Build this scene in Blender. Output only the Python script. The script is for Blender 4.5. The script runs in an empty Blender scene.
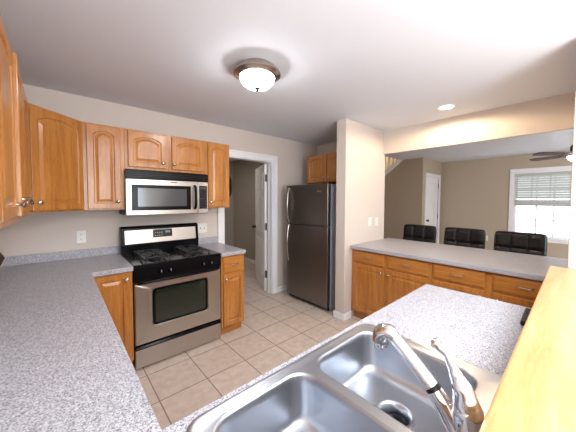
import bpy, bmesh, math, random
from mathutils import Vector, Matrix
random.seed(7)
S = bpy.context.scene
COL = S.collection
R = math.radians

# ------------------------------------------------------------------ camera, world, lights, exposure
CAM_H, F_PX, PITCH, YAW, ROLL, CY = 1.474, 257.72, .0393, .7271, .0035, 209.67
cd = bpy.data.cameras.new('camera'); cam = bpy.data.objects.new('camera', cd); COL.objects.link(cam)
cd.sensor_width = 36; cd.sensor_fit = 'HORIZONTAL'; cd.lens = 36 * F_PX / 576
cd.shift_y = (CY - 216) / 576; cd.clip_start = .02
fw = Vector((math.sin(YAW) * math.cos(PITCH), math.cos(YAW) * math.cos(PITCH), -math.sin(PITCH)))
rt = Vector((math.cos(YAW), -math.sin(YAW), 0)); up = rt.cross(fw)
r2 = rt * math.cos(ROLL) + up * math.sin(ROLL); u2 = up * math.cos(ROLL) - rt * math.sin(ROLL)
cam.matrix_world = Matrix(((r2.x, u2.x, -fw.x, 0), (r2.y, u2.y, -fw.y, 0), (r2.z, u2.z, -fw.z, CAM_H), (0, 0, 0, 1)))
S.camera = cam

S.view_settings.view_transform = 'Standard'; S.view_settings.look = 'None'
S.view_settings.gamma = 1; S.view_settings.use_curve_mapping = False
S.view_settings.exposure = 0.2

w = bpy.data.worlds.new('sky'); S.world = w; w.use_nodes = True
w.node_tree.nodes['Background'].inputs[0].default_value = (.86, .93, 1, 1)
w.node_tree.nodes['Background'].inputs[1].default_value = 2.5

def area(name, loc, rot, sx, sy, power, color):
    l = bpy.data.lights.new(name, 'AREA'); l.shape = 'RECTANGLE'; l.size = sx; l.size_y = sy
    l.energy = power; l.color = color
    o = bpy.data.objects.new(name, l); o.location = loc; o.rotation_euler = rot; COL.objects.link(o); return o

# daylight through the patio opening behind the camera, and through the dining-room window
area('rear_window_daylight', (.30, -1.985, 1.50), (R(90), 0, 0), 1.2, 1.1, 36, (.84, .92, 1))
area('overhead_fill', (1.1, -.85, 2.41), (0, 0, 0), 1.7, 1.1, 55, (.92, .96, 1))  # added fill from above for the near counters, not a real fixture
area('upward_fill', (1.0, -1.25, 1.30), (R(180), 0, 0), 1.3, .9, 78, (.95, .97, 1))  # invented upward fill that lifts the ceiling brightness
area('dining_window_daylight', (7.62, .37, 1.42), (R(90), 0, R(90)), 1.05, 1.3, 3.6, (.88, .94, 1))
area('dining_side_fill', (5.2, -1.98, 1.45), (R(90), 0, 0), 1.5, 1.4, 42, (.95, .96, 1))  # extra fill to brighten the dining room, no window in this wall
area('hall_fill', (2.2, 4.6, 2.40), (0, 0, 0),   .3, .3, 7, (1, .93, .84))  # fill added to lift the dark hall, no visible lamp behind it

pl_ = bpy.data.lights.new('stairwell_fill', 'POINT'); pl_.energy = 26; pl_.color = (1, .78, .5); pl_.shadow_soft_size = .1  # warm fill put in to tint and brighten the stairwell, source unseen
po_ = bpy.data.objects.new('stairwell_fill', pl_); po_.location = (6.6, 4.0, 3.1); COL.objects.link(po_)

# ------------------------------------------------------------------ materials
def srgb(r, g, b):
    f = lambda c: (c / 255 / 12.92) if c <= 10 else ((c / 255 + .055) / 1.055) ** 2.4
    return (f(r), f(g), f(b), 1)

def mat(name, color=(.5, .5, .5, 1), rough=.5, metal=0, spec=.5, emit=None, estr=0, coat=0):
    m = bpy.data.materials.new(name); m.use_nodes = True
    b = m.node_tree.nodes['Principled BSDF']
    b.inputs['Base Color'].default_value = color; b.inputs['Roughness'].default_value = rough
    b.inputs['Metallic'].default_value = metal; b.inputs['Specular IOR Level'].default_value = spec
    b.inputs['Coat Weight'].default_value = coat; b.inputs['Coat Roughness'].default_value = .15
    if emit: b.inputs['Emission Color'].default_value = emit; b.inputs['Emission Strength'].default_value = estr
    m['b'] = b.name
    return m

def N(m, t, **kw):
    n = m.node_tree.nodes.new(t)
    for k, v in kw.items():
        if hasattr(n, k): setattr(n, k, v)
        else: n.inputs[k].default_value = v
    return n
def L(m, a, b): m.node_tree.links.new(a, b)
def bsdf(m): return m.node_tree.nodes['Principled BSDF']
def ramp(m, stops):
    n = N(m, 'ShaderNodeValToRGB'); e = n.color_ramp.elements
    while len(e) < len(stops): e.new(.5)
    for i, (p, c) in enumerate(stops): e[i].position = p; e[i].color = c
    return n
def coords(m, scale=(1, 1, 1), loc=(0, 0, 0), src='Object'):
    tc = N(m, 'ShaderNodeTexCoord'); mp = N(m, 'ShaderNodeMapping')
    mp.inputs['Scale'].default_value = scale; mp.inputs['Location'].default_value = loc
    L(m, tc.outputs[src], mp.inputs['Vector']); return mp.outputs[0]
def bump(m, height, strength, dist=.001):
    n = N(m, 'ShaderNodeBump'); n.inputs['Strength'].default_value = strength; n.inputs['Distance'].default_value = dist
    L(m, height, n.inputs['Height']); L(m, n.outputs[0], bsdf(m).inputs['Normal'])

def wall_mat(name, col, tex=260, st=.12):
    m = mat(name, col, .75, spec=.25)
    n = N(m, 'ShaderNodeTexNoise'); n.inputs['Scale'].default_value = tex; n.inputs['Detail'].default_value = 2
    L(m, coords(m), n.inputs['Vector']); bump(m, n.outputs['Fac'], st, .0008); return m

M = {}
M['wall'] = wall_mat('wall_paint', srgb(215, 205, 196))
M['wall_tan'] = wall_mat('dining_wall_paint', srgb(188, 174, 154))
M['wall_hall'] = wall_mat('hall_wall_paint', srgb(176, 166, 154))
M['ceiling'] = wall_mat('ceiling_paint', srgb(224, 228, 236), 120, .35)
M['trim'] = mat('white_trim_paint', srgb(244, 245, 248), .35)
M['dark_seam'] = mat('shadow_gap', (.02, .012, .006, 1), .9)

def wood_mat(name, c1, c2, c3, axis='Z', rough=.32):
    m = mat(name, c1, rough, coat=.25)
    sc = {'Z': (9, 9, .9), 'X': (.9, 9, 9), 'Y': (9, .9, 9)}[axis]
    v = coords(m, sc)
    n1 = N(m, 'ShaderNodeTexNoise'); n1.inputs['Scale'].default_value = 3.2; n1.inputs['Detail'].default_value = 5; n1.inputs['Distortion'].default_value = .6
    L(m, v, n1.inputs['Vector'])
    n2 = N(m, 'ShaderNodeTexNoise'); n2.inputs['Scale'].default_value = 26; n2.inputs['Detail'].default_value = 3
    L(m, v, n2.inputs['Vector'])
    mx = N(m, 'ShaderNodeMath', operation='MULTIPLY_ADD'); mx.inputs[1].default_value = .35
    L(m, n2.outputs['Fac'], mx.inputs[0])
    sb = N(m, 'ShaderNodeMath', operation='MULTIPLY'); sb.inputs[1].default_value = .72
    L(m, n1.outputs['Fac'], sb.inputs[0]); L(m, sb.outputs[0], mx.inputs[2])
    rp = ramp(m, [(.34, c3), (.52, c1), (.72, c2)])
    L(m, mx.outputs[0], rp.inputs[0]); L(m, rp.outputs[0], bsdf(m).inputs['Base Color'])
    bump(m, n2.outputs['Fac'], .05, .0005)
    return m
W1, W2, W3 = srgb(182, 119, 54), srgb(198, 137, 70), srgb(160, 98, 40)
M['wood'] = wood_mat('maple_vertical_grain', W1, W2, W3, 'Z')
M['wood_x'] = wood_mat('maple_cross_grain', W1, W2, W3, 'X')
M['cap'] = wood_mat('pale_maple_ledge', srgb(198, 155, 102), srgb(212, 172, 122), srgb(186, 140, 88), 'X', .28)

def counter_mat():
    m = mat('speckled_laminate', (.6, .6, .6, 1), .34, spec=.4)
    v = coords(m)
    a = N(m, 'ShaderNodeTexNoise'); a.inputs['Scale'].default_value = 250; a.inputs['Detail'].default_value = 2; a.inputs['Distortion'].default_value = .8
    b = N(m, 'ShaderNodeTexNoise'); b.inputs['Scale'].default_value = 420; b.inputs['Detail'].default_value = 1
    L(m, v, a.inputs['Vector']); L(m, v, b.inputs['Vector'])
    ra = ramp(m, [(.34, srgb(98, 98, 110)), (.45, srgb(160, 160, 168)), (.56, srgb(196, 196, 201)), (.70, srgb(224, 224, 227))])
    L(m, a.outputs['Fac'], ra.inputs[0])
    rb = ramp(m, [(.31, srgb(110, 110, 124)), (.40, (1, 1, 1, 1))])
    L(m, b.outputs['Fac'], rb.inputs[0])
    mx = N(m, 'ShaderNodeMix', data_type='RGBA', blend_type='MULTIPLY'); mx.inputs[0].default_value = .55
    L(m, ra.outputs[0], mx.inputs[6]); L(m, rb.outputs[0], mx.inputs[7]); L(m, mx.outputs[2], bsdf(m).inputs['Base Color'])
    return m
M['counter'] = counter_mat()

def tile_mat():
    m = mat('beige_floor_tile', (.5, .45, .4, 1), .38, spec=.35)
    v = coords(m, (1, 1, 1), (-.517 + .364 * 20, -2.346 + .364 * 20, 0))
    br = N(m, 'ShaderNodeTexBrick'); br.offset = 0; br.squash = 1
    br.inputs['Scale'].default_value = 1; br.inputs['Mortar Size'].default_value = .0045; br.inputs['Mortar Smooth'].default_value = .15
    br.inputs['Brick Width'].default_value = .364; br.inputs['Row Height'].default_value = .364
    br.inputs['Color1'].default_value = srgb(216, 201, 187); br.inputs['Color2'].default_value = srgb(209, 193, 179)
    br.inputs['Mortar'].default_value = srgb(142, 122, 105)
    L(m, v, br.inputs['Vector'])
    n = N(m, 'ShaderNodeTexNoise'); n.inputs['Scale'].default_value = 16; n.inputs['Detail'].default_value = 5
    L(m, v, n.inputs['Vector'])
    rp = ramp(m, [(.3, (.87, .86, .85, 1)), (.65, (1.04, 1.04, 1.04, 1))]); L(m, n.outputs['Fac'], rp.inputs[0])
    mx = N(m, 'ShaderNodeMix', data_type='RGBA', blend_type='MULTIPLY'); mx.inputs[0].default_value = 1
    L(m, br.outputs['Color'], mx.inputs[6]); L(m, rp.outputs[0], mx.inputs[7]); L(m, mx.outputs[2], bsdf(m).inputs['Base Color'])
    iv = N(m, 'ShaderNodeMath', operation='SUBTRACT'); iv.inputs[0].default_value = 1; L(m, br.outputs['Fac'], iv.inputs[1])
    bump(m, iv.outputs[0], .5, .002)
    return m
M['tile'] = tile_mat()

def steel_mat(name, col, rough, axis='X', amount=.25):
    m = mat(name, col, rough, 1)
    sc = {'X': (2, 300, 300), 'Z': (300, 300, 2), 'Y': (300, 2, 300)}[axis]
    n = N(m, 'ShaderNodeTexNoise'); n.inputs['Scale'].default_value = 1; n.inputs['Detail'].default_value = 2
    L(m, coords(m, sc), n.inputs['Vector'])
    mr = N(m, 'ShaderNodeMapRange'); mr.inputs[3].default_value = rough * (1 - amount); mr.inputs[4].default_value = rough * (1 + amount)
    L(m, n.outputs['Fac'], mr.inputs[0]); L(m, mr.outputs[0], bsdf(m).inputs['Roughness'])
    return m
M['steel'] = steel_mat('brushed_stainless', srgb(190, 185, 178), .34, 'X')
M['steel_dark'] = steel_mat('dark_stainless_door', srgb(132, 128, 125), .36, 'Z')
M['sink_steel'] = steel_mat('sink_stainless', srgb(182, 186, 193), .33, 'X', .08)
M['chrome'] = mat('polished_chrome', srgb(225, 226, 230), .06, 1)
M['nickel'] = mat('brushed_nickel', srgb(196, 188, 180), .26, 1)
M['pan_nickel'] = mat('warm_brushed_nickel', srgb(184, 172, 163), .26, 1)
M['black_gloss'] = mat('black_enamel', (.005, .005, .006, 1), .2, spec=.13)
M['black'] = mat('black_plastic', (.010, .010, .011, 1), .42, spec=.3)
M['iron'] = mat('cast_iron_grate', (.014, .014, .015, 1), .30)
M['grey_side'] = mat('fridge_side_grey', srgb(168, 174, 188), .45)
M['oven_glass'] = mat('dark_oven_glass', (.010, .019, .012, 1), .06, spec=.8)
M['mw_glass'] = mat('microwave_window_mesh', (.045, .05, .054, 1), .16, spec=.7)
M['display'] = mat('display_panel', (.008, .009, .012, 1), .15)
M['button'] = mat('grey_button_print', srgb(150, 152, 158), .5)
M['leather'] = mat('black_leather', (.007, .007, .009, 1), .36, spec=.32)
M['plate'] = mat('white_plastic_plate', srgb(238, 236, 230), .4)
M['slot'] = mat('dark_slot', (.015, .015, .015, 1), .6)
M['blind'] = mat('white_blind_slat', srgb(196, 199, 194), .5)
M['blade'] = mat('dark_walnut_blade', srgb(62, 38, 27), .6)
M['bronze'] = mat('oil_rubbed_bronze', srgb(38, 28, 24), .4, .6)
M['glow'] = mat('lit_frosted_glass', (1, 1, 1, 1), .5, emit=(.98, .98, 1, 1), estr=36)
M['can_glow'] = mat('lit_downlight_lens', (1, 1, 1, 1), .5, emit=(1, .82, .6, 1), estr=14)
M['fan_glow'] = mat('lit_fan_bowl', (1, 1, 1, 1), .5, emit=(1, .95, .88, 1), estr=7)
M['bar_brown'] = mat('dark_brown_panel', srgb(52, 38, 34), .4)
M['rim_pale'] = mat('pale_tray_rim', srgb(216, 196, 168), .4)
gm = mat('clear_glass', (1, 1, 1, 1), .0); bsdf(gm).inputs['Transmission Weight'].default_value = 1; bsdf(gm).inputs['IOR'].default_value = 1.02
M['glass'] = gm

# ------------------------------------------------------------------ mesh helpers
class MB:
    def __init__(s): s.bm = bmesh.new()
    def box(s, x0, y0, z0, x1, y1, z1):
        v = [s.bm.verts.new(p) for p in ((x0,y0,z0),(x1,y0,z0),(x1,y1,z0),(x0,y1,z0),(x0,y0,z1),(x1,y0,z1),(x1,y1,z1),(x0,y1,z1))]
        for f in ((3,2,1,0),(4,5,6,7),(0,1,5,4),(1,2,6,5),(2,3,7,6),(3,0,4,7)): s.bm.faces.new([v[i] for i in f])
        return s
    def loops(s, loops, closed=True, cap0=False, cap1=False):
        rings = [[s.bm.verts.new(p) for p in lp] for lp in loops]
        n = len(rings[0])
        for a, b in zip(rings, rings[1:]):
            for i in range(n if closed else n - 1):
                j = (i + 1) % n
                s.bm.faces.new((a[i], a[j], b[j], b[i]))
        if cap0: s.bm.faces.new(rings[0][::-1])
        if cap1: s.bm.faces.new(rings[-1])
        return s
    def prism(s, poly, z0, z1):
        return s.loops([[(x, y, z0) for x, y in poly], [(x, y, z1) for x, y in poly]], cap0=True, cap1=True)
    def lathe(s, prof, c=(0,0,0), axis='Z', n=28):
        # prof: list of (radius, height)
        def P(r, h, a):
            x, y = r * math.cos(a), r * math.sin(a)
            if axis == 'Z': q = (x, y, h)
            elif axis == 'Y': q = (x, h, -y)
            else: q = (h, x, y)
            return (c[0] + q[0], c[1] + q[1], c[2] + q[2])
        return s.loops([[P(max(r, 1e-4), h, 2 * math.pi * k / n) for k in range(n)] for r, h in prof], cap0=True, cap1=True)
    def tube(s, pts, rad, n=14, smooth=True, steps=6, flat=1.0):
        P = [Vector(p) for p in pts]; rads = rad if isinstance(rad, (list, tuple)) else [rad] * len(P)
        if smooth and len(P) > 2:
            Q, RR = [], []
            for i in range(len(P) - 1):
                p0, p1, p2, p3 = P[max(i-1,0)], P[i], P[i+1], P[min(i+2,len(P)-1)]
                for k in range(steps):
                    t = k / steps
                    Q.append(.5 * ((2*p1) + (p2-p0)*t + (2*p0-5*p1+4*p2-p3)*t*t + (3*p1-p0-3*p2+p3)*t**3))
                    u = t * t * (3 - 2 * t); RR.append(rads[i] * (1-u) + rads[i+1] * u)
            Q.append(P[-1]); RR.append(rads[-1]); P, rads = Q, RR
        t0 = (P[1] - P[0]).normalized()
        nrm = t0.orthogonal().normalized()
        if abs(t0.x) < .9: nrm = (Vector((1,0,0)) - t0 * t0.x).normalized()
        rings = []
        for i, p in enumerate(P):
            t = (P[min(i+1,len(P)-1)] - P[max(i-1,0)]).normalized()
            nrm = (nrm - t * nrm.dot(t)).normalized(); b = t.cross(nrm)
            rings.append([tuple(p + (nrm * math.cos(2*math.pi*k/n) + b * math.sin(2*math.pi*k/n) * flat) * rads[i]) for k in range(n)])
        return s.loops(rings, cap0=True, cap1=True)
    def grid_slab(s, xs, ys, keep, z0, z1):
        V = {}
        def v(i, j, k):
            if (i, j, k) not in V: V[i, j, k] = s.bm.verts.new((xs[i], ys[j], (z0, z1)[k]))
            return V[i, j, k]
        K = lambda i, j: 0 <= i < len(xs)-1 and 0 <= j < len(ys)-1 and keep((xs[i]+xs[i+1])/2, (ys[j]+ys[j+1])/2)
        for i in range(len(xs)-1):
            for j in range(len(ys)-1):
                if not K(i, j): continue
                s.bm.faces.new((v(i,j,1), v(i+1,j,1), v(i+1,j+1,1), v(i,j+1,1)))
                s.bm.faces.new((v(i,j+1,0), v(i+1,j+1,0), v(i+1,j,0), v(i,j,0)))
                if not K(i, j-1): s.bm.faces.new((v(i,j,0), v(i+1,j,0), v(i+1,j,1), v(i,j,1)))
                if not K(i, j+1): s.bm.faces.new((v(i+1,j+1,0), v(i,j+1,0), v(i,j+1,1), v(i+1,j+1,1)))
                if not K(i-1, j): s.bm.faces.new((v(i,j+1,0), v(i,j,0), v(i,j,1), v(i,j+1,1)))
                if not K(i+1, j): s.bm.faces.new((v(i+1,j,0), v(i+1,j+1,0), v(i+1,j+1,1), v(i+1,j,1)))
        return s
    def xform(s, m):
        bmesh.ops.transform(s.bm, matrix=m, verts=s.bm.verts); return s
    def build(s, name, m, parent=None, bevel=0, smooth=False, seg=2, loc=None, rotz=None):
        bmesh.ops.recalc_face_normals(s.bm, faces=s.bm.faces)
        me = bpy.data.meshes.new(name); s.bm.to_mesh(me); s.bm.free()
        o = bpy.data.objects.new(name, me); COL.objects.link(o)
        me.materials.append(M[m] if isinstance(m, str) else m)
        if parent: o.parent = parent
        if loc: o.location = loc
        if rotz is not None: o.rotation_euler = (0, 0, rotz)
        if smooth:
            me.polygons.foreach_set('use_smooth', [True] * len(me.polygons))
            me.set_sharp_from_angle(angle=R(42))
        if bevel:
            b = o.modifiers.new('bevel', 'BEVEL'); b.width = bevel; b.segments = seg; b.limit_method = 'ANGLE'; b.angle_limit = R(40)
            b.harden_normals = False
        return o

def tag(o, label, cat, group=None):
    o['label'] = label; o['category'] = cat
    if group: o['group'] = group
    return o
def thing(name, label, cat, loc=(0,0,0), rotz=0, group=None):
    o = bpy.data.objects.new(name, None); COL.objects.link(o); o.empty_display_size = .1
    o.location = loc; o.rotation_euler = (0, 0, rotz)
    return tag(o, label, cat, group)
def struct(o): o['kind'] = 'structure'; return o
def copy_tree(o, parent=None):
    c = o.copy(); COL.objects.link(c)
    if parent: c.parent = parent
    for ch in list(o.children): copy_tree(ch, c)
    return c
def sbox(name, m, *a, bevel=0): return struct(MB().box(*a).build(name, m, bevel=bevel))

# ------------------------------------------------------------------ setting
WB, WL, XR, CEIL = 3.135, -.46, 3.47, 2.44     # back wall, left wall, alcove/header plane, ceiling height
FX, DY, SX = 7.375, 2.36, 6.2                  # far dining wall, closet-door wall, stair wall
sbox('floor', 'tile', -.6, -2.1, -.06, 7.5, 6.0, 0)

# ceiling with the stairwell left open
c = MB(); c.grid_slab([-.6, 5.45, SX, 7.5], [-2.1, 2.5, 2.87, 6.0], lambda x, y: not ((x > SX and y > 2.5) or (x > 5.45 and y > 2.87)), CEIL, CEIL + .1)
struct(c.build('ceiling', 'ceiling'))
sbox('wall_left', 'wall', WL - .12, -2.1, 0, WL, WB + .12, CEIL)
# back wall with the doorway opening
DX0, DX1, DZ = 1.64, 2.465, 2.055
b = MB(); b.grid_slab([WL, DX0, DX1, 3.59], [0, DZ, CEIL], lambda x, y: not (DX0 < x < DX1 and y < DZ), -WB - .12, -WB)
b.xform(Matrix.Rotation(R(90), 4, 'X')); struct(b.build('wall_back', 'wall'))
sbox('wall_alcove', 'wall', XR, 1.995, 0, XR + .12, WB, CEIL)
sbox('wall_column', 'wall', 2.564, 1.85, 0, 3.505, 1.99, CEIL, bevel=.006)
sbox('wall_header', 'wall', 3.445, .030, 2.12, 3.505, 1.85, CEIL)
sbox('wall_pillar', 'wall', 2.302, -.12, 0, 3.505, .030, CEIL, bevel=.006)
sbox('wall_peninsula', 'wall', WL, -.05, 0, 2.26, .075, 1.03)
# hall
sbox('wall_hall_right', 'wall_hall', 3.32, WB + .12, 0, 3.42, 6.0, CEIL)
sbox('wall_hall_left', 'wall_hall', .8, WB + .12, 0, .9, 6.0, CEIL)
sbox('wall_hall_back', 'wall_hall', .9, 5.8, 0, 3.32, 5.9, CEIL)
# dining room
WX0, WX1, WZ0, WZ1 = -.18, .925, .70, 2.04      # window hole on the far wall (y range, z range)
b = MB(); b.grid_slab([-2.1, WX0, WX1, DY + .1], [0, WZ0, WZ1, CEIL], lambda x, y: not (WX0 < x < WX1 and WZ0 < y < WZ1), 0, .12)
b.xform(Matrix(((0,0,1,FX),(1,0,0,0),(0,1,0,0),(0,0,0,1)))); struct(b.build('wall_far', 'wall_tan'))
CX0, CX1, CZ = 6.40, 7.20, 2.035                # closet door opening
b = MB(); b.grid_slab([SX + .1, CX0, CX1, FX], [0, CZ, CEIL], lambda x, y: not (CX0 < x < CX1 and y < CZ), -DY - .1, -DY)
b.xform(Matrix.Rotation(R(90), 4, 'X')); struct(b.build('wall_closet', 'wall_tan'))
# wall under the stair, its top following the flight
sl = .76
zt = lambda y: min(CEIL, 2.30 - sl * (y - 3.0))
poly = [(DY, 0), (6.0, 0), (6.0, .02), (2.80, zt(2.80)), (DY, CEIL)]
b = MB(); b.loops([[(SX, y, z) for y, z in poly], [(SX + .1, y, z) for y, z in poly]], cap0=True, cap1=True)
struct(b.build('wall_stair', 'wall_tan'))
sbox('wall_stairwell', 'wall_tan', 7.25, DY + .1, 0, 7.35, 6.0, 3.4)
sbox('wall_stairwell_upper', 'wall_tan', SX, 2.40, CEIL + .1, 7.25, 2.50, 3.4)
sbox('wall_stairwell_near', 'wall_tan', 5.35, 2.77, CEIL + .1, SX, 2.87, 3.4)
sbox('wall_stairwell_side', 'wall_tan', 5.35, 2.87, CEIL + .1, 5.45, 5.9, 3.4)
sbox('ceiling_stairwell', 'ceiling', 5.35, 2.40, 3.4, 7.35, 6.0, 3.5)
sbox('wall_dining_left', 'wall_tan', 3.59, 5.9, 0, 7.5, 6.0, 3.4)
# living room behind the camera: side wall, patio wall with a wide opening
b = MB(); b.grid_slab([WL, -.30, .90, 7.5], [0, .95, 2.05, CEIL], lambda x, y: not (-.30 < x < .90 and .95 < y < 2.05), 2.0, 2.1)
b.xform(Matrix.Rotation(R(90), 4, 'X')); struct(b.build('wall_living', 'wall'))

# doorway casing, jamb, baseboards
def casing(n, x0, x1, ztop, y, wd=.088, t=.018, parent=None):
    poly = [(x0 - wd, 0), (x0 - wd, ztop + wd), (x1 + wd, ztop + wd), (x1 + wd, 0), (x1, 0), (x1, ztop), (x0, ztop), (x0, 0)]
    b = MB(); b.loops([[(x, y, z) for x, z in poly], [(x, y - t, z) for x, z in poly]], cap0=True, cap1=True)
    q = .3; poly2 = [(x0 - wd, 0), (x0 - wd, ztop + wd), (x1 + wd, ztop + wd), (x1 + wd, 0), (x1 + wd*(1-q), 0), (x1 + wd*(1-q), ztop + wd*(1-q)), (x0 - wd*(1-q), ztop + wd*(1-q)), (x0 - wd*(1-q), 0)]
    b.loops([[(x, y - t, z) for x, z in poly2], [(x, y - t - .007, z) for x, z in poly2]], cap0=True, cap1=True)
    return struct(b.build(n, 'trim', bevel=.003))
casing('trim_1', DX0, DX1, DZ, WB)
b = MB(); p = [(DX0, 0), (DX0, DZ), (DX1, DZ), (DX1, 0), (DX1 - .014, 0), (DX1 - .014, DZ - .014), (DX0 + .014, DZ - .014), (DX0 + .014, 0)]
b.loops([[(x, WB - .002, z) for x, z in p], [(x, WB + .122, z) for x, z in p]], cap0=True, cap1=True)
b.box(DX1 - .026, WB + .06, 0, DX1 - .014, WB + .085, DZ - .014)
struct(b.build('trim_2', 'trim', bevel=.002))
def baseb(n, x0, y0, x1, y1, h=.085): return struct(MB().box(x0, y0, 0, x1, y1, h).build(n, 'trim', bevel=.006))
baseb('baseboard_back', DX1 + .089, WB - .014, XR, WB)
baseb('baseboard_alcove', XR - .014, 1.99, XR, WB - .014)
baseb('baseboard_column_end', 2.549, 1.836, 2.564, 2.004)
baseb('baseboard_column_front', 2.564, 1.836, 2.70, 1.85)
baseb('baseboard_column_rear', 2.564, 1.99, XR - .014, 2.004)
baseb('baseboard_hall', 3.306, WB + .12, 3.32, 5.8)
baseb('baseboard_far', FX - .014, -2.0, FX, DY)
baseb('baseboard_stair', SX - .014, DY, SX, 5.9)

# closet door in the dining room, closed
casing('trim_3', CX0, CX1, CZ, DY, .07)
def six_panel(mb, w, h, t, face=-1):
    """a leaf from x=0..w, y=0..t, with six raised panels on both faces"""
    mb.box(0, 0, 0, w, t, h)
    cols = [(.11, w / 2 - .05), (w / 2 + .05, w - .11)]
    rows = [(.22, .80), (.92, 1.50), (1.62, h - .13)]
    for y, d in ((0, -1), (t, 1)):
        for x0, x1 in cols:
            for z0, z1 in rows:
                def lp(i, yy): return [(x0+i, yy, z0+i), (x1-i, yy, z0+i), (x1-i, yy, z1-i), (x0+i, yy, z1-i)]
                mb.loops([lp(0, y), lp(.004, y + d*.009), lp(.014, y + d*.009), lp(.020, y + d*.001), lp(.045, y + d*.007)], cap1=True)
    return mb
dr = struct(six_panel(MB(), CX1 - CX0 - .006, CZ - .012, .035).build('door_2', 'trim', bevel=0, loc=(CX0 + .003, DY + .012, .01)))
MB().lathe([(.028, 0), (.028, -.006), (.012, -.01), (.012, -.035), (.026, -.042), (.030, -.056), (.02, -.066), (0, -.068)], (.06, 0, .98), 'Y').build('door_knob', 'black', dr, smooth=True)
for z in (.25, 1.05, 1.82):
    MB().box(CX1 - CX0 - .012, -.016, z - .05, CX1 - CX0 + .006, -.001, z + .05).build('door_hinge', 'black', dr, bevel=.003)

# hall door standing open, hinged on the right jamb
hd = struct(six_panel(MB(), .80, DZ - .03, .035).build('door_1', 'trim'))
hd.location = (DX1 - .004, WB + .138, .012)
# leaf local +x runs away from the hinge
hd.rotation_euler = (0, 0, R(66))
for y, d in ((0, -1), (.035, 1)):
    MB().lathe([(.03, 0), (.03, d*.006), (.012, d*.012), (.012, d*.035), (.027, d*.044), (.03, d*.056), (.02, d*.066), (0, d*.068)], (.74, y, .96), 'Y').build('door_knob', 'bronze', hd, smooth=True)
for z in (.27, 1.03, 1.80):
    MB().box(-.018, -.022, z - .055, .014, .026, z + .055).build('door_hinge', 'black', hd, bevel=.004)

# dining window: casing, frame, muntins, sill, panes
b = MB(); cw = .075
b.grid_slab([WX0 - cw, WX0, WX1, WX1 + cw], [WZ0 - cw, WZ0, WZ1, WZ1 + cw * 1.4], lambda x, y: not (WX0 < x < WX1 and WZ0 < y < WZ1), 0, .02)
b.xform(Matrix(((0,0,-1,FX),(1,0,0,0),(0,1,0,0),(0,0,0,1)))); win = struct(b.build('window_1', 'trim', bevel=.004))
b = MB(); fwid = .04
b.grid_slab([WX0, WX0 + fwid, WX1 - fwid, WX1], [WZ0, WZ0 + fwid, WZ1 - fwid, WZ1], lambda x, y: not (WX0 + fwid < x < WX1 - fwid and WZ0 + fwid < y < WZ1 - fwid), 0, .09)
b.xform(Matrix(((0,0,1,FX + .02),(1,0,0,0),(0,1,0,0),(0,0,0,1)))); b.build('window_frame', 'trim', win, bevel=.003)
for y in (.573, .315, .057):
    MB().box(FX + .05, y - .013, WZ0 + fwid, FX + .07, y + .013, WZ1 - fwid).build('muntin', 'trim', win)
for z, h in ((1.072, .013), (1.39, .022), (1.70, .009)):
    MB().box(FX + .048, WX0 + fwid, z - h, FX + .072, WX1 - fwid, z + h).build('muntin', 'trim', win)
MB().box(FX + .058, WX0 + fwid, WZ0 + fwid, FX + .062, WX1 - fwid, WZ1 - fwid).build('window_pane', 'glass', win)
MB().box(FX - .05, WX0 - cw - .02, WZ0 - .012, FX + .02, WX1 + cw + .02, WZ0 + .01).build('window_sill', 'trim', win, bevel=.004)

# ------------------------------------------------------------------ cabinets
def panel_loops(x0, x1, z0, z1, rise, y, t, st=.050):
    """door front: nested loops from the back outline to the raised centre"""
    n = 17
    ox0, ox1, oz0, oz1 = x0 + st, x1 - st, z0 + st, z1 - st
    def outer(i, yy):
        pts = [(x0+i, z0+i), (x1-i, z0+i), (x1-i, z1-i)]
        for k in range(1, n): pts.append((ox1 + (ox0 - ox1) * k / n, z1 - i))
        pts.append((x0+i, z1-i))
        return [(a, yy, c) for a, c in pts]
    def inner(i, yy):
        a0, a1 = ox0 + i, ox1 - i
        cx, hw = (a0 + a1) / 2, (a1 - a0) / 2
        f = lambda x: oz1 - i - rise * abs((x - cx) / hw) ** 2.2
        pts = [(a0, oz0+i), (a1, oz0+i), (a1, f(a1))]
        for k in range(1, n): x = a1 + (a0 - a1) * k / n; pts.append((x, f(x)))
        pts.append((a0, f(a0)))
        return [(a, yy, c) for a, c in pts]
    return [outer(0, y), outer(0, y - t + .003), outer(.003, y - t), inner(-.004, y - t), inner(0, y - t + .003), inner(.003, y - t + .008), inner(.012, y - t + .008), inner(.034, y - t + .001)]
T = .019
def knob(parent, x, z, y):
    MB().lathe([(.008, 0), (.0065, -.012), (.009, -.016), (.015, -.020), (.016, -.025), (.011, -.030), (0, -.031)], (x, y, z), 'Y', 18).build('knob', 'nickel', parent, smooth=True)
def door(parent, x0, x1, z0, z1, y, rise=0, kn=None, hinge=None, ajar=0, m='wood', st=.048):
    mb = MB(); mb.loops(panel_loops(0, x1 - x0, 0, z1 - z0, rise, 0, T, st), cap0=True, cap1=True)
    d = mb.build('door', m, parent, loc=(x0, y, z0))
    if kn: knob(d, kn[0] - x0, kn[1] - z0, -T)
    return d
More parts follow.
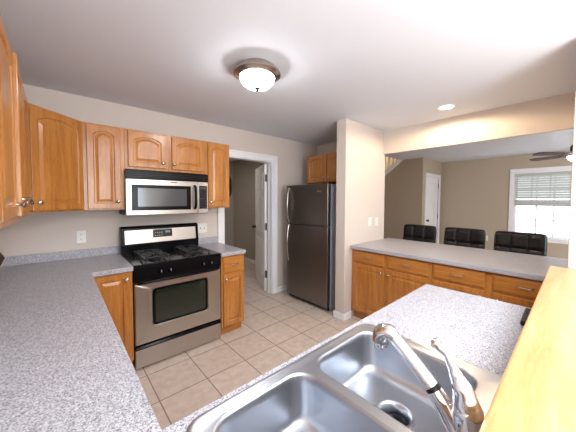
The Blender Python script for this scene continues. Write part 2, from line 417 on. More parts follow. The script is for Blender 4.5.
def drawer(parent, x0, x1, z0, z1, y, pull=True):
    def lp(i, yy): return [(i, yy, i), (x1-x0-i, yy, i), (x1-x0-i, yy, z1-z0-i), (i, yy, z1-z0-i)]
    mb = MB(); mb.loops([lp(0, 0), lp(0, -T + .008), lp(.004, -T + .005), lp(.012, -T + .003), lp(.016, -T)], cap0=True, cap1=True)
    d = mb.build('drawer', 'wood_x', parent, loc=(x0, y, z0))
    if pull:
        cx, cz = (x1 - x0) / 2, (z1 - z0) / 2 + .008
        MB().tube([(cx - .048, -T + .002, cz), (cx - .046, -T - .016, cz), (cx - .03, -T - .026, cz - .001), (cx, -T - .030, cz - .003), (cx + .03, -T - .026, cz - .001), (cx + .046, -T - .016, cz), (cx + .048, -T + .002, cz)], [.006, .005, .0045, .005, .0045, .005, .006], 10).build('pull', 'nickel', d, smooth=True)
    return d

UZ0, UZ1 = 1.375, 2.13
UD = .315
def upper(name, label, loc, rotz, w, z0=UZ0, z1=UZ1, d=UD, group=None):
    t = thing(name, label, 'cabinet', (loc[0], loc[1], z0), rotz, group)
    MB().box(0, -d, 0, w, 0, z1 - z0).build('carcass', 'wood', t, bevel=.0015)
    return t
# back wall uppers (local x along +X, origin on the back wall)
g = 'upper wall cabinets'
t = upper('wall_cabinet', 'tall single-door maple wall cabinet left of the microwave', (.162, WB, 0), 0, .306, group=g)
door(t, .027, .272, .014, .742, -UD, .035, (.245, .075))
t = upper('wall_cabinet', 'short two-door maple cabinet directly above the microwave', (.469, WB, 0), 0, .782, 1.757, group=g)
door(t, .026, .361, .024, .359, -UD, .035, (.330, .078))
door(t, .419, .760, .024, .359, -UD, .035, (.437, .078))
t = upper('wall_cabinet', 'narrow single-door maple wall cabinet beside the hall doorway', (1.252, WB, 0), 0, .302, group=g)
door(t, .027, .286, .014, .742, -UD, .035, (.055, .066))
# corner unit, face turned 45 degrees
cx0, cy0, cx1, cy1 = -.153, 2.505, .160, 2.815
ang = math.atan2(cy1 - cy0, cx1 - cx0)
t = thing('corner_wall_cabinet', 'diagonal maple corner wall cabinet with arched door left of the back wall row', 'cabinet', (cx0, cy0, UZ0), ang, g)
wl = math.hypot(cx1 - cx0, cy1 - cy0)
inv = Matrix.Rotation(-ang, 2)
pts = [inv @ Vector((x - cx0, y - cy0)) for x, y in ((WL, WB), (WL, cy0), (cx0, cy0), (cx1, cy1), (cx1, WB))]
MB().prism([tuple(p) for p in pts], 0, UZ1 - UZ0).build('carcass', 'wood', t, bevel=.0015)
door(t, .012, wl - .012, .014, .742, 0, .04, (.045, .072))
# left wall uppers (local x along +Y)
t = upper('wall_cabinet', 'maple wall cabinet on the left wall nearest the corner unit, its near door ajar', (WL, 1.665, 0), R(90), .838, 1.364, d=.305, group=g)
d = door(t, .006, .412, .032, .753, -.305, .035)
d.location.x = .412; 
for v in d.data.vertices: v.co.x -= .406
d.rotation_euler = (0, 0, R(1.7)); knob(d, -.375, .075, -T)
door(t, .424, .830, .032, .753, -.305, .035, (.455, .089))
t = upper('wall_cabinet', 'maple wall cabinet on the left wall nearest the camera', (WL, .80, 0), R(90), .862, 1.364, d=.305, group=g)
door(t, .006, .422, .032, .753, -.305, .035, (.035, .085))
door(t, .436, .856, .032, .753, -.305, .035, (.822, .085))
# over the fridge (local x along -Y)
t = thing('wall_cabinet', 'two-door maple cabinet mounted high above the refrigerator', 'cabinet', (XR, 2.875, 1.73), R(-90), g)
MB().box(0, -.50, 0, .86, 0, .42).build('carcass', 'wood', t, bevel=.0015)
door(t, .014, .395, .014, .405, -.50, .03, (.365, .07))
door(t, .425, .846, .014, .405, -.50, .03, (.455, .07))

# base cabinets
BH, BD = .874, .66
def base(name, label, loc, rotz, w, d, group=None, extra=None):
    t = thing(name, label, 'cabinet', (loc[0], loc[1], 0), rotz, group)
    MB().box(0, -d, .10, w, 0, BH).build('carcass', 'wood', t, bevel=.0015)
    MB().box(.0, -d + .06, 0, w, 0, .10).build('toe_kick', 'wood_x', t)
    return t
gb = 'base cabinets'
t = base('base_cabinet', 'single-door maple base cabinet squeezed between left counter and stove', (.142, WB, 0), 0, .308, BD, gb)
door(t, .035, .285, .115, .862, -BD, 0, (.262, .81))
t = base('base_cabinet', 'narrow maple base cabinet with one drawer right of the stove', (1.262, WB, 0), 0, .278, BD, gb)
drawer(t, .02, .268, .69, .855, -BD)
door(t, .02, .268, .115, .675, -BD, 0, (.045, .625))
FD = .76
t = base('base_cabinet', 'maple base cabinet under the bar counter, beside the wall column', (XR, 1.846, 0), R(-90), .915, FD, gb)
drawer(t, .038, .428, .72, .858, -FD); drawer(t, .466, .888, .72, .858, -FD)
door(t, .038, .428, .125, .698, -FD, 0, (.40, .645)); door(t, .466, .888, .125, .698, -FD, 0, (.494, .645))
t = base('base_cabinet', 'maple base cabinet under the bar counter, partly behind the bar ledge', (XR, .930, 0), R(-90), .896, FD, gb)
drawer(t, .02, .425, .72, .858, -FD); drawer(t, .478, .880, .72, .858, -FD)
door(t, .02, .425, .125, .698, -FD, 0, (.395, .645)); door(t, .478, .880, .125, .698, -FD, 0, (.51, .645))
# run below the left counter and below the sink
t = base('base_cabinet', 'long maple base cabinet below the left counter, doors facing the stove aisle', (WL + .003, .64, 0), R(90), 1.80, .592, gb)
for k in range(4): door(t, .02 + .445 * k, .445 + .445 * k, .115, .862, -.592, 0, (.05 + .445 * k, .81))
t = thing('sink_cabinet', 'maple sink base cabinet forming the peninsula', 'cabinet', (1.80, .08, 0), R(180), gb)
MB().grid_slab([0, .018, 1.637, 1.655], [-.545, -.527, -.018, 0], lambda x, y: x < .018 or x > 1.637 or y < -.527 or y > -.018, .10, BH).build('carcass', 'wood', t)
MB().box(.018, -.527, .10, 1.637, -.018, .118).build('bottom_shelf', 'wood_x', t)
MB().box(0, -.485, 0, 1.655, 0, .0995).build('toe_kick', 'wood_x', t)
for k in range(4): door(t, .02 + .41 * k, .41 + .41 * k, .115, .862, -.545, 0, (.05 + .41 * k, .81))

# ------------------------------------------------------------------ counters
CZ0, CZ1 = .875, .914
t = thing('countertop', 'U-shaped grey speckled countertop with the sink set in its peninsula', 'countertop', (0, 0, 0))
LX, BY, PY, PX = .175, 2.437, .657, 1.826
SK = (.228, 1.012, .098, .612)                 # sink cut-out
xs = [WL, LX, SK[0], .4515, SK[1], PX]; ys = [.075, SK[2], SK[3], PY, BY, WB]
xs.sort(); ys.sort()
def keep(x, y):
    if SK[0] < x < SK[1] and SK[2] < y < SK[3]: return False
    return x < LX or y < PY or (y > BY and x < .4515)
MB().grid_slab(xs, ys, keep, CZ0, CZ1).build('worktop', 'counter', t, bevel=.004)
MB().box(WL, WB - .02, CZ1, .4515, WB, .992).build('backsplash', 'counter', t, bevel=.003)
MB().box(WL, .10, CZ1, WL + .02, WB - .02, .992).build('backsplash', 'counter', t, bevel=.003)
t = thing('countertop', 'short grey speckled countertop between stove and hall doorway', 'countertop', (0, 0, 0))
MB().box(1.2505, 2.437, CZ0, 1.545, WB, CZ1).build('worktop', 'counter', t, bevel=.004)
MB().box(1.2505, WB - .02, CZ1, 1.545, WB, .992).build('backsplash', 'counter', t, bevel=.003)
tag(MB().box(2.664, .0325, CZ0, 3.64, 1.848, CZ1).build('bar_countertop', 'counter', bevel=.004), 'long grey speckled breakfast bar countertop below the wall opening', 'countertop')
tag(MB().box(WL + .002, -.30, 1.03, 2.275, .104, 1.07).build('bar_ledge', 'cap', bevel=.006), 'raised pale maple bar ledge behind the sink in the near right', 'ledge')

# ------------------------------------------------------------------ sink
def rrect(x0, x1, y0, y1, r, n=6):
    pts = []
    for cx, cy, a0 in ((x1-r, y0+r, -90), (x1-r, y1-r, 0), (x0+r, y1-r, 90), (x0+r, y0+r, 180)):
        for k in range(n + 1):
            a = R(a0 + 90 * k / n); pts.append((cx + r * math.cos(a), cy + r * math.sin(a)))
    return pts
t = thing('kitchen_sink', 'double bowl stainless steel kitchen sink set into the peninsula counter', 'sink', (0, 0, 0))
O_ = (.208, 1.036, .076, .632)
BASINS = [(.252, .592, .182, .590), (.624, .984, .182, .590)]
mb = MB(); bm = mb.bm
def ring(pts, z): return [bm.verts.new((x, y, z)) for x, y in pts]
def bridge(a, b):
    n = len(a)
    for i in range(n): bm.faces.new((a[i], a[(i+1) % n], b[(i+1) % n], b[i]))
ra = ring(rrect(*O_, .05), .9142); 
def ins(o, i): return (o[0]+i, o[1]-i, o[2]+i, o[3]-i)
rb_ = ring(rrect(*ins(O_, .003), .048), .9195); rc_ = ring(rrect(*ins(O_, .010), .042), .9215); rd_ = ring(rrect(*ins(O_, .018), .036), .9185)
bridge(ra, rb_); bridge(rb_, rc_); bridge(rc_, rd_)
edges = [bm.edges.get((rd_[i], rd_[(i+1) % len(rd_)])) for i in range(len(rd_))]
for bx in BASINS:
    h = ring(rrect(*bx, .065), .9185); edges += [bm.edges.new((h[i], h[(i+1) % len(h)])) for i in range(len(h))]
bmesh.ops.triangle_fill(bm, use_beauty=True, use_dissolve=False, edges=edges)
mb.build('rim', 'sink_steel', t, smooth=True)
for bx in BASINS:
    lps = []
    for i, r, z in ((-.001, .066, .9188), (.003, .062, .9168), (.006, .060, .911), (.009, .058, .89), (.016, .055, .80), (.022, .055, .782), (.034, .052, .770), (.055, .045, .765)):
        lps.append([(x, y, z) for x, y in rrect(*ins(bx, i), r)])
    cx, cy = (bx[0] + bx[1]) / 2 + .015, (bx[2] + bx[3]) / 2 - .005
    n = len(lps[0])
    last = lps[-1]
    lps.append([(cx + .06 * (x - cx) / math.hypot(x - cx, y - cy), cy + .06 * (y - cy) / math.hypot(x - cx, y - cy), .762) for x, y, z in last])
    b = MB().loops(lps).build('basin', 'sink_steel', t, smooth=True)
    dn = MB().lathe([(.062, .762), (.060, .7665), (.054, .7668), (.048, .762), (.042, .752), (.040, .735)], (cx, cy, 0), 'Z', 32)
    for f in [f for f in dn.bm.faces if len(f.verts) > 8]: bm_ = dn.bm.faces.remove(f)
    dn = dn.build('drain', 'sink_steel', t, smooth=True)
    MB().lathe([(.040, .736), (.036, .740), (.012, .742), (.010, .750), (0, .751)], (cx, cy, 0), 'Z', 24).build('strainer', 'black_gloss', dn, smooth=True)

# faucet: body, pull-out spout, lever
t = thing('faucet', 'chrome single-lever pull-out kitchen faucet behind the sink', 'faucet', (.620, .137, .9185))
MB().lathe([(.032, 0), (.032, .004), (.027, .010), (.0245, .03), (.0245, .075), (.0275, .095), (.029, .112), (.026, .130), (.016, .142), (0, .146)], (0, 0, 0), 'Z').build('body', 'chrome', t, smooth=True)
MB().tube([(0, -.004, .040), (0, .020, .074), (0, .045, .107), (0, .064, .130)], [.0225, .0215, .0195, .0178], 20).build('spout', 'chrome', t, smooth=True)
MB().tube([(0, .0635, .1295), (0, .070, .137)], [.0172, .0172], 20, False).build('spout_ring', 'black', t, smooth=True)
MB().tube([(0, .0695, .1365), (0, .10, .164), (0, .14, .198), (0, .165, .217)], [.0178, .0165, .0145, .0150], 20).build('spray_wand', 'chrome', t, smooth=True)
MB().tube([(0, .156, .211), (0, .172, .220), (0, .189, .211), (0, .195, .190), (0, .195, .174)], [.0150, .0190, .0212, .0205, .0165], 20).build('spray_head', 'chrome', t, smooth=True)
MB().tube([(.0, .002, .128), (0, .010, .160), (0, .022, .184), (0, .030, .200), (0, .042, .222), (0, .055, .231), (0, .064, .238), (0, .071, .242)], [.0265, .020, .0135, .0102, .0080, .0092, .0135, .006], 16).build('lever', 'chrome', t, smooth=True)

# black remote-like handset by the ledge
t = thing('handset', 'small black handset lying on the peninsula counter against the bar ledge', 'handset', (1.635, .134, CZ1 + .001), R(1))
MB().box(-.105, -.021, 0, .105, .023, .022).build('case', 'black', t, bevel=.007, seg=3)
for k in range(3): MB().box(-.07 + k * .04, -.008, .0215, -.046 + k * .04, .012, .0245).build('button', 'slot', t, bevel=.002)

# dark tray leaning in the left corner
t = thing('tray', 'small dark square tray with pale rim propped in the left counter corner', 'tray', (-.364, 2.986, CZ1 + .0015))
b = MB(); q = .0525
b.prism([(-q, -q), (q, -q), (q, q), (-q, q)], -.006, .006)
rm = Matrix.Translation((0, 0, .0828)) @ Matrix.Rotation(R(68), 4, 'Z') @ Matrix.Rotation(R(90), 4, 'X') @ Matrix.Rotation(R(45), 4, 'Z')
b.xform(rm).build('panel', 'bar_brown', t)
b = MB(); b.grid_slab([-q - .006, -q + .004, q - .004, q + .006], [-q - .006, -q + .004, q - .004, q + .006], lambda x, y: abs(x) > q - .004 or abs(y) > q - .004, -.009, .009)
b.xform(rm).build('rim', 'rim_pale', t)

# ------------------------------------------------------------------ stove
SW = .792
t = thing('stove', 'black and stainless gas stove between the base cabinets', 'stove', (.455, 2.468, 0))
SD = WB - .02 - 2.468
MB().box(.002, .022, .02, SW - .002, SD, .893).build('body', 'black', t, bevel=.003)
for x, y in ((.05, .07), (SW - .05, .07), (.05, SD - .06), (SW - .05, SD - .06)): MB().lathe([(.018, 0), (.018, .022)], (x, y, 0), 'Z', 14).build('foot', 'black', t)
MB().box(0, -.012, .893, SW, SD - .075, .914).build('cooktop', 'black_gloss', t, bevel=.006, seg=3)
b = MB(); pr = [(-.012, .893), (.022, .893), (.022, .765), (-.004, .765), (-.016, .775)]
b.loops([[(0, y, z) for y, z in pr], [(SW, y, z) for y, z in pr]], cap0=True, cap1=True).build('control_panel', 'black_gloss', t, bevel=.003)
for x in (.21, .29, .60, .68):
    k = MB().lathe([(.022, 0), (.022, -.004), (.018, -.008), (.016, -.026), (.013, -.030), (0, -.030)], (x, -.014, .835), 'Y', 20).build('knob', 'black_gloss', t, smooth=True)
    MB().box(x - .0025, -.047, .828, x + .0025, -.043, .850).build('marker', 'button', k)
od = MB(); 
def rr(x0, x1, z0, z1, r, y): return [(x, y, z) for x, z in rrect(x0, x1, z0, z1, r)]
WI = (.143, .645, .362, .688)
od.loops([rr(.004, SW - .004, .222, .752, .006, .02), rr(.004, SW - .004, .222, .752, .006, -.012), rr(.010, SW - .010, .228, .746, .008, -.020), rr(WI[0] - .006, WI[1] + .006, WI[2] - .006, WI[3] + .006, .03, -.020), rr(*WI, .028, -.012)], cap0=True)
od = od.build('oven_door', 'steel', t, smooth=True)
MB().loops([rr(*WI, .028, -.0125), rr(WI[0]+.002, WI[1]-.002, WI[2]+.002, WI[3]-.002, .026, -.0165), rr(WI[0]+.020, WI[1]-.020, WI[2]+.018, WI[3]-.018, .016, -.0165)], cap1=False, cap0=False).build('window_border', 'black_gloss', od, smooth=True)
MB().loops([rr(WI[0]+.020, WI[1]-.020, WI[2]+.018, WI[3]-.018, .016, -.0165), rr(WI[0]+.021, WI[1]-.021, WI[2]+.019, WI[3]-.019, .016, -.0145)], cap1=True).build('window_glass', 'oven_glass', od)
MB().tube([(.03, -.014, .763), (.045, -.040, .764), (.10, -.052, .765), (SW / 2, -.056, .766), (SW - .10, -.052, .765), (SW - .045, -.040, .764), (SW - .03, -.014, .763)], [.014, .014, .013, .013, .013, .014, .014], 12).build('door_handle', 'black_gloss', od, smooth=True)
dw = MB().box(.004, -.014, .02, SW - .004, .021, .180).build('drawer', 'steel', t, bevel=.004)
b = MB(); pr = [(-.024, .190), (-.006, .206), (.020, .214), (.020, .178), (-.016, .178), (-.024, .182)]
b.loops([[(.004, y, z) for y, z in pr], [(SW - .004, y, z) for y, z in pr]], cap0=True, cap1=True).build('drawer_pull', 'black_gloss', dw, bevel=.003)
# backguard
b = MB(); pr = [(SD - .10, .905), (SD - .10, 1.00), (SD - .078, 1.175), (SD - .06, 1.19), (SD - .005, 1.19), (SD - .005, .893), (SD - .076, .893)]
bg = b.loops([[(0, y, z) for y, z in pr], [(SW, y, z) for y, z in pr]], cap0=True, cap1=True).build('backguard', 'black_gloss', t, bevel=.006, seg=3)
def onface(x0, x1, z0, z1, off):
    f = lambda z: SD - .10 + (z - 1.0) * .022 / .175
    return [(x0, f(z0) - off, z0), (x1, f(z0) - off, z0), (x1, f(z1) - off, z1), (x0, f(z1) - off, z1)]
def slab(x0, x1, z0, z1, off, th, n, m, p): return MB().loops([onface(x0, x1, z0, z1, off), onface(x0, x1, z0, z1, off + th)], cap0=True, cap1=True).build(n, m, p)
slab(.035, SW - .035, 1.012, 1.150, 0, .003, 'steel_fascia', 'steel', bg)
slab(.295, .492, 1.062, 1.146, .003, .002, 'display', 'display', bg)
for i in range(4):
    for j in range(2): slab(.312 + i * .022, .324 + i * .022, 1.078 + j * .03, 1.086 + j * .03, .005, .0006, 'button', 'button', bg)
slab(.42, .47, 1.105, 1.128, .005, .0006, 'readout', 'button', bg)
# burners with grates: two left, two right
def grate(x, y):
    p = thing_part = bpy.data.objects.new('burner', None); COL.objects.link(p); p.parent = t; p.location = (x, y, .914)
    MB().lathe([(.055, -.001), (.055, .006), (.045, .012), (.045, .018), (.03, .022), (0, .022)], (0, 0, 0), 'Z', 24).build('burner_cap', 'iron', p, smooth=True)
    a, bb, z0, z1 = .108, .092, .028, .039
    g_ = MB()
    g_.grid_slab([-a, -a + .010, a - .010, a], [-bb, -bb + .010, bb - .010, bb], lambda X, Y: abs(X) > a - .010 or abs(Y) > bb - .010, z0, z1)
    for sx in (-1, 1):
        g_.box(min(sx*.032, sx*(a-.009)), -.005, z0, max(sx*.032, sx*(a-.009)), .005, z1 + .003)
        g_.box(-.005, min(sx*.032, sx*(bb-.009)), z0, .005, max(sx*.032, sx*(bb-.009)), z1 + .003)
    for sx in (-1, 1):
        for sy in (-1, 1): g_.box(min(sx*a, sx*(a-.012)), min(sy*bb, sy*(bb-.012)), 0, max(sx*a, sx*(a-.012)), max(sy*bb, sy*(bb-.012)), z0 + .002)
    g_.build('grate', 'iron', p, bevel=.002)
for x in (.205, .59):
    for y in (.135, .385): grate(x, y)

# ------------------------------------------------------------------ microwave
MW, MH, MD = .790, .428, .385
t = thing('microwave', 'stainless over-the-range microwave mounted above the stove', 'microwave', (.460, WB, 1.320))
MB().box(.003, -MD + .02, 0, MW - .003, -.002, MH + .003).build('case', 'black', t, bevel=.003)
def bow(x): return -MD - .024 * (1 - ((x - MW / 2) / (MW / 2)) ** 2)
def bowed(x0, x1, z0, z1, out, n, m, p, th=.02, k=16, bev=0):
    l0, l1 = [], []
    xs_ = [x0 + (x1 - x0) * i / k for i in range(k + 1)]
    A = [[(x, bow(x) - out, z0) for x in xs_], [(x, bow(x) - out, z1) for x in xs_], [(x, bow(x) - out + th, z1) for x in xs_], [(x, bow(x) - out + th, z0) for x in xs_]]
    mb = MB(); rings = [[A[j][i] for j in range(4)] for i in range(k + 1)]
    mb.loops(rings, cap0=True, cap1=True)
    return mb.build(n, m, p, bevel=bev, smooth=True)
vt = bowed(0, MW, .345, MH, 0, 'vent_grille', 'black_gloss', t, .03, bev=.003)
for z in (.362, .380, .398): bowed(.02, MW - .02, z, z + .006, .003, 'louver', 'black', vt, .005)
dr = bowed(0, .668, .002, .342, 0, 'door', 'steel', t, .03, bev=.004)
bowed(.045, .590, .045, .290, .002, 'window_border', 'black_gloss', dr, .006)
bowed(.095, .545, .082, .258, .0035, 'window_glass', 'mw_glass', dr, .004)
hx = .632
MB().tube([(hx, bow(hx) + .004, .055), (hx, bow(hx) - .028, .075), (hx, bow(hx) - .036, .17), (hx, bow(hx) - .028, .275), (hx, bow(hx) + .004, .295)], [.013, .013, .013, .013, .013], 12).build('door_handle', 'black_gloss', dr, smooth=True)
bowed(.385, .445, .318, .327, .0015, 'badge', 'slot', dr, .003)
cp = bowed(.670, MW, .002, .342, 0, 'control_panel', 'steel', t, .03, bev=.004)
kp = bowed(.684, .776, .05, .300, .002, 'keypad', 'display', cp, .004)
for i in range(3):
    for j in range(6): bowed(.694 + i * .026, .710 + i * .026, .066 + j * .030, .078 + j * .030, .003, 'key', 'slot', kp, .002, 2)
bowed(.694, .766, .262, .288, .003, 'readout', 'mw_glass', kp, .002, 4)

# ------------------------------------------------------------------ refrigerator (local x along -Y, front -y -> world -X)
RW, RH = .79, 1.683
t = thing('refrigerator', 'dark stainless top-freezer refrigerator in the alcove beyond the doorway', 'refrigerator', (3.33, 2.905, 0), R(-90))
RD = 3.33 - 2.56
MB().box(.004, -RD + .066, .025, RW - .004, 0, RH - .008).build('case', 'grey_side', t, bevel=.006)
MB().box(.01, -RD + .05, .02, RW - .01, -RD + .09, .075).build('kick_grille', 'black', t)
for x in (.05, RW - .05):
    MB().lathe([(.02, 0), (.02, .03)], (x, -RD + .09, 0), 'Z', 14).build('foot', 'black', t)
    MB().lathe([(.02, 0), (.02, .03)], (x, -.06, 0), 'Z', 14).build('foot', 'black', t)
fz = MB().box(0, -RD, 1.130, RW, -RD + .064, RH).build('freezer_door', 'steel_dark', t, bevel=.010, seg=3)
fd = MB().box(0, -RD, .06, RW, -RD + .064, 1.118).build('fresh_food_door', 'steel_dark', t, bevel=.010, seg=3)
def fh(z0, z1, p, flip):
    zs = [z0 + (z1 - z0) * k / 6 for k in range(7)]
    out = [.004, .030, .046, .052, .046, .030, .004]
    MB().tube([(.055 + (.012 * math.sin(math.pi * k / 6)), -RD - out[k], zs[k]) for k in range(7)], [.011, .012, .013, .014, .013, .012, .011], 12).build('door_handle', 'nickel', p, smooth=True)
fh(1.150, 1.640, fz, 0); fh(.57, 1.105, fd, 1)
MB().box(.60, -RD - .001, 1.575, .68, -RD + .004, 1.592).build('badge', 'nickel', fz)
MB().box(.70, -RD + .01, RH - .002, .77, -RD + .06, RH + .012).build('hinge_cover', 'black', t, bevel=.003)

# black oval tray hanging on the side of the narrow cabinet
t = thing('hanging_tray', 'black round tray hung edge-on beside the narrow cabinet at the doorway', 'tray', (1.5542, 2.957, 1.635))
MB().lathe([(.165, 0), (.172, .006), (.172, .022), (.166, .022), (.160, .010), (0, .008)], (0, 0, 0), 'X', 40).build('dish', 'black', t, smooth=True)

# ------------------------------------------------------------------ outlets and switches
def plate(name, label, cat, loc, rotz, w, h, kind, n=1, group=None):
    t = thing(name, label, cat, loc, rotz, group)
    MB().box(-w/2, -.007, -h/2, w/2, -.0005, h/2).build('cover_plate', 'plate', t, bevel=.003)
    for k in range(n):
        cx = (k - (n - 1) / 2) * .046
        if kind == 'outlet':
            for z in (.022, -.022):
                s_ = MB().lathe([(.016, 0), (.016, -.002), (0, -.002)], (cx, -.0065, z), 'Y', 18).build('socket', 'plate', t, smooth=True)
                for x in (-.005, .005): MB().box(cx + x - .001, -.0095, z - .004, cx + x + .001, -.008, z + .006).build('slot', 'slot', s_)
        elif kind == 'rocker':
            MB().box(cx - .016, -.010, -.033, cx + .016, -.0065, .033).build('rocker', 'plate', t, bevel=.002)
        else:
            MB().box(cx - .005, -.008, -.012, cx + .005, -.0065, .012).build('slot', 'slot', t)
            MB().box(cx - .004, -.018, -.002, cx + .004, -.007, .009).build('toggle', 'plate', t, bevel=.002)
    return t
ge, gs = 'wall outlets', 'wall switches'
plate('wall_outlet', 'white outlet on the backsplash wall left of the stove', 'outlet', (.152, WB, 1.112), 0, .072, .118, 'outlet', 1, ge)
plate('wall_switch', 'white double switch plate on the wall right of the stove', 'switch', (1.345, WB, 1.112), 0, .118, .118, 'toggle', 2, gs)
plate('wall_switch', 'white switch plate on the column, nearer the refrigerator', 'switch', (3.115, 1.85, 1.18), 0, .075, .122, 'rocker', 1, gs)
plate('wall_switch', 'white switch plate on the column, nearer the wall opening', 'switch', (3.285, 1.85, 1.175), 0, .075, .122, 'rocker', 1, gs)
plate('wall_outlet', 'white outlet low on the far dining wall between two stools', 'outlet', (FX, 1.387, .60), R(-90), .072, .118, 'outlet', 1, ge)

# ------------------------------------------------------------------ ceiling lamps
t = thing('ceiling_light', 'round flush ceiling light with lit frosted dome and nickel ring', 'ceiling light', (1.105, 1.585, CEIL))
MB().lathe([(.120, 0), (.123, -.012), (.142, -.018), (.152, -.030), (.166, -.042), (.171, -.052), (.170, -.060), (.158, -.066), (.146, -.074), (.128, -.080), (.122, -.070)], (0, 0, 0), 'Z', 48).build('pan', 'pan_nickel', t, smooth=True)
dm = MB().lathe([(.124, -.072), (.125, -.082), (.121, -.100), (.109, -.120), (.087, -.138), (.060, -.149), (.025, -.155), (0, -.156)], (0, 0, 0), 'Z', 48).build('glass_dome', 'glow', t, smooth=True)
MB().lathe([(.022, -.152), (.022, -.158), (.010, -.163), (.012, -.170), (.007, -.176), (0, -.177)], (0, 0, 0), 'Z', 20).build('finial', 'bronze', t, smooth=True)
t = thing('recessed_light', 'small lit recessed downlight in the ceiling before the header', 'ceiling light', (3.03, .94, CEIL))
b = MB().lathe([(.085, 0), (.085, -.005), (.078, -.008), (.066, -.006), (.064, -.001)], (0, 0, 0), 'Z', 36); b.build('trim_ring', 'plate', t, smooth=True)
MB().lathe([(.064, -.002), (.05, -.0035), (0, -.004)], (0, 0, 0), 'Z', 32).build('lens', 'can_glow', t, smooth=True)
l = bpy.data.lights.new('recessed_light_beam', 'SPOT'); l.energy = 42; l.color = (1, .74, .48); l.spot_size = R(176); l.spot_blend = .25; l.shadow_soft_size = .05
o = bpy.data.objects.new('recessed_light_beam', l); o.location = (3.03, .94, CEIL - .015); COL.objects.link(o)

# ceiling fan in the dining room
t = thing('ceiling_fan', 'brown-bladed ceiling fan with lit bowl in the dining room, half behind the wall end', 'ceiling fan', (5.50, -.04, CEIL))
MB().lathe([(.065, 0), (.065, -.02), (.045, -.05), (.014, -.055), (.014, -.15), (.06, -.16), (.125, -.175), (.14, -.20), (.14, -.25), (.12, -.28), (.06, -.29)], (0, 0, 0), 'Z', 32).build('motor', 'bronze', t, smooth=True)
for k in range(5):
    a = R(62 + 72 * k)
    pl = [(.20, -.045), (.34, -.060), (.58, -.066), (.64, -.05), (.66, 0), (.64, .05), (.58, .066), (.34, .060), (.20, .045)]
    b = MB().prism(pl, -.004, .004); b.xform(Matrix.Rotation(a, 4, 'Z') @ Matrix.Translation((0, 0, -.31)) @ Matrix.Rotation(R(11), 4, 'X'))
    bl = b.build('blade', 'blade', t)
    b = MB().loops([[(.09, -.018, -.295), (.09, .018, -.295), (.09, .018, -.285), (.09, -.018, -.285)], [(.27, -.018, -.322), (.27, .018, -.318), (.27, .018, -.312), (.27, -.018, -.316)]], cap0=True, cap1=True)
    b.xform(Matrix.Rotation(a, 4, 'Z')); b.build('blade_bracket', 'bronze', bl)
MB().lathe([(.06, -.288), (.07, -.31), (.10, -.318), (.10, -.325)], (0, 0, 0), 'Z', 32).build('light_fitter', 'bronze', t, smooth=True)
MB().lathe([(.10, -.324), (.165, -.335), (.168, -.350), (.150, -.385), (.105, -.415), (.05, -.43), (0, -.433)], (0, 0, 0), 'Z', 32).build('light_bowl', 'fan_glow', t, smooth=True)

# ------------------------------------------------------------------ blind
t = thing('window_blind', 'white slatted blind lowered halfway over the dining window', 'blind', (FX + .015, (WX0 + WX1) / 2, WZ1))
hw = (WX1 - WX0) / 2 - .012
MB().box(-.022, -hw, -.05, .03, hw, -.002).build('headrail', 'blind', t, bevel=.003)
k = 0; z = -.07
slm = None
while z > -.545:
    if slm is None:
        b = MB().box(-.026, -hw, -.0012, .026, hw, .0012); b.xform(Matrix.Rotation(R(57), 4, 'Y'))
        slm = b.build('slat', 'blind', t, loc=(.004, 0, z))
    else:
        o = slm.copy(); COL.objects.link(o); o.location = (.004, 0, z)
    z -= .048
for i in range(7):
    MB().box(-.022, -hw, 0, .026, hw, .0142).build('stacked_slat', 'blind', t, loc=(.002, 0, -.655 + i * .0145), bevel=.002)
MB().box(-.024, -hw, -.680, .028, hw, -.660).build('bottom_rail', 'blind', t, bevel=.003)
for y in (-hw * .5, 0, hw * .5, hw * .93, -hw * .93): MB().box(-.024, y - .006, -.66, -.0228, y + .006, -.05).build('ladder_tape', 'blind', t)

# ------------------------------------------------------------------ bar stools
def tuft(w, h, nx, nz, th, m):
    """padded tufted panel: local x width, z height, rounded pads on both faces"""
    b = MB(); NX, NZ = nx * 10, nz * 10
    def sq(u, n): f = (u * n) % 1.0; return min(1, 1.5 * abs(math.sin(math.pi * f)) ** .5)
    fr, bk = [], []
    for j in range(NZ + 1):
        for i in range(NX + 1):
            u, v = i / NX, j / NZ
            e = min(1, 8 * min(u, 1-u)) ** .5 * min(1, 8 * min(v, 1-v)) ** .5
            # rounded outline
            cxr = abs(2*u - 1); czr = abs(2*v - 1)
            k = 1 - .06 * (cxr * czr) ** 6
            x, z = (u - .5) * w * k, h * .5 + (v - .5) * h * k
            d = th * (.72 + .28 * min(sq(u, nx) if .04 < u < .96 else 1, sq(v, nz) if .04 < v < .96 else 1)) if 0 < i < NX and 0 < j < NZ else .0
            d = d * (.35 + .65 * e) if d else 0
            cur = -.03 * (1 - (2*u-1) ** 2)
            fr.append(b.bm.verts.new((x, -d - cur * -1 * 0 + (-cur), z))); bk.append(b.bm.verts.new((x, d * .7 - cur + .012, z)))
    I = lambda i, j: j * (NX + 1) + i
    for j in range(NZ):
        for i in range(NX):
            b.bm.faces.new((fr[I(i,j)], fr[I(i+1,j)], fr[I(i+1,j+1)], fr[I(i,j+1)]))
            b.bm.faces.new((bk[I(i,j+1)], bk[I(i+1,j+1)], bk[I(i+1,j)], bk[I(i,j)]))
    per = [(i, 0) for i in range(NX)] + [(NX, j) for j in range(NZ)] + [(NX - i, NZ) for i in range(NX)] + [(0, NZ - j) for j in range(NZ)]
    for a, c in zip(per, per[1:] + per[:1]): b.bm.faces.new((fr[I(*a)], bk[I(*a)], bk[I(*c)], fr[I(*c)]))
    return b
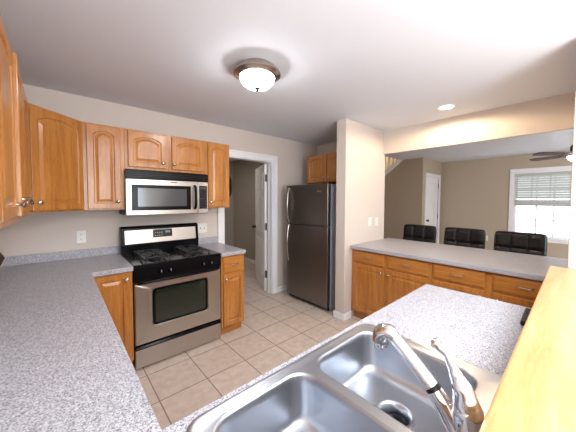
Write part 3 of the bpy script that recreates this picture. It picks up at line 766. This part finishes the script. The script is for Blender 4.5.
def stool(label, y):
    t = thing('bar_stool', label, 'stool', (3.90, y, 0), R(-90), 'bar stools at the counter')
    MB().lathe([(.20, 0), (.20, .008), (.18, .016), (.06, .026), (.035, .05), (.03, .06)], (0, 0, 0), 'Z', 40).build('base', 'chrome', t, smooth=True)
    MB().lathe([(.028, .05), (.028, .40), (.019, .405), (.019, .60)], (0, 0, 0), 'Z', 24).build('pedestal', 'chrome', t, smooth=True)
    MB().tube([(.0, -.02, .27), (.11, -.04, .27), (.14, -.12, .27), (.08, -.19, .27), (0, -.20, .27), (-.08, -.19, .27), (-.14, -.12, .27), (-.11, -.04, .27), (0, -.02, .27)], .010, 10).build('footrest', 'chrome', t, smooth=True)
    s_ = tuft(.44, .40, 3, 3, .055, 'leather'); s_.xform(Matrix.Translation((0, .20, .665)) @ Matrix.Rotation(R(90), 4, 'X')); s_.build('seat', 'leather', t, smooth=True)
    MB().box(-.10, -.10, .58, .10, .10, .63).build('seat_plate', 'black', t, bevel=.004)
    b_ = tuft(.475, .40, 3, 2, .05, 'leather'); b_.xform(Matrix.Translation((0, .155, .70)) @ Matrix.Rotation(R(-7), 4, 'X')); b_.build('backrest', 'leather', t, smooth=True)
    for x in (-.14, .14): MB().tube([(x, .09, .62), (x, .19, .63), (x, .225, .70), (x, .235, .80)], .011, 10).build('back_support', 'chrome', t, smooth=True)
    return t
stool('black tufted leather bar stool nearest the column at the bar counter', 1.592)
stool('black tufted leather bar stool in the middle behind the bar counter', 1.012)
stool('black tufted leather bar stool in front of the dining window', .450)

# ------------------------------------------------------------------ staircase up to the ceiling in the dining room
t = thing('staircase', 'staircase with white railing rising behind the tan dining wall', 'staircase', (0, 0, 0))
zl = lambda y: 2.30 - sl * (y - 3.0)
b = MB(); y0, y1 = 2.83, 5.9
pl = [(y0, zl(y0) - .01), (y1, zl(y1) - .01), (y1, zl(y1) + .12), (y0, zl(y0) + .12)]
b.loops([[(SX - .02, y, z) for y, z in pl], [(SX + .12, y, z) for y, z in pl]], cap0=True, cap1=True).build('stringer', 'trim', t)
b = MB(); pl = [(3.05, zl(3.05) + .78), (5.9, zl(5.9) + .78), (5.9, zl(5.9) + .85), (3.05, zl(3.05) + .85)]
b.loops([[(SX + .02, y, z) for y, z in pl], [(SX + .08, y, z) for y, z in pl]], cap0=True, cap1=True).build('handrail', 'trim', t, bevel=.008)
y = 2.98
while y < 4.6:
    MB().box(SX + .034, y - .015, zl(y) + .10, SX + .066, y + .015, zl(y) + .79).build('baluster', 'trim', t)
    y += .105
n = 14
for k in range(n):
    yy = 5.85 - k * .235; zz = zl(yy) - .02
    if zz < .1: continue
    MB().box(SX + .12, yy - .26, zz, 7.24, yy, zz + .035).build('tread', 'wood_x', t)
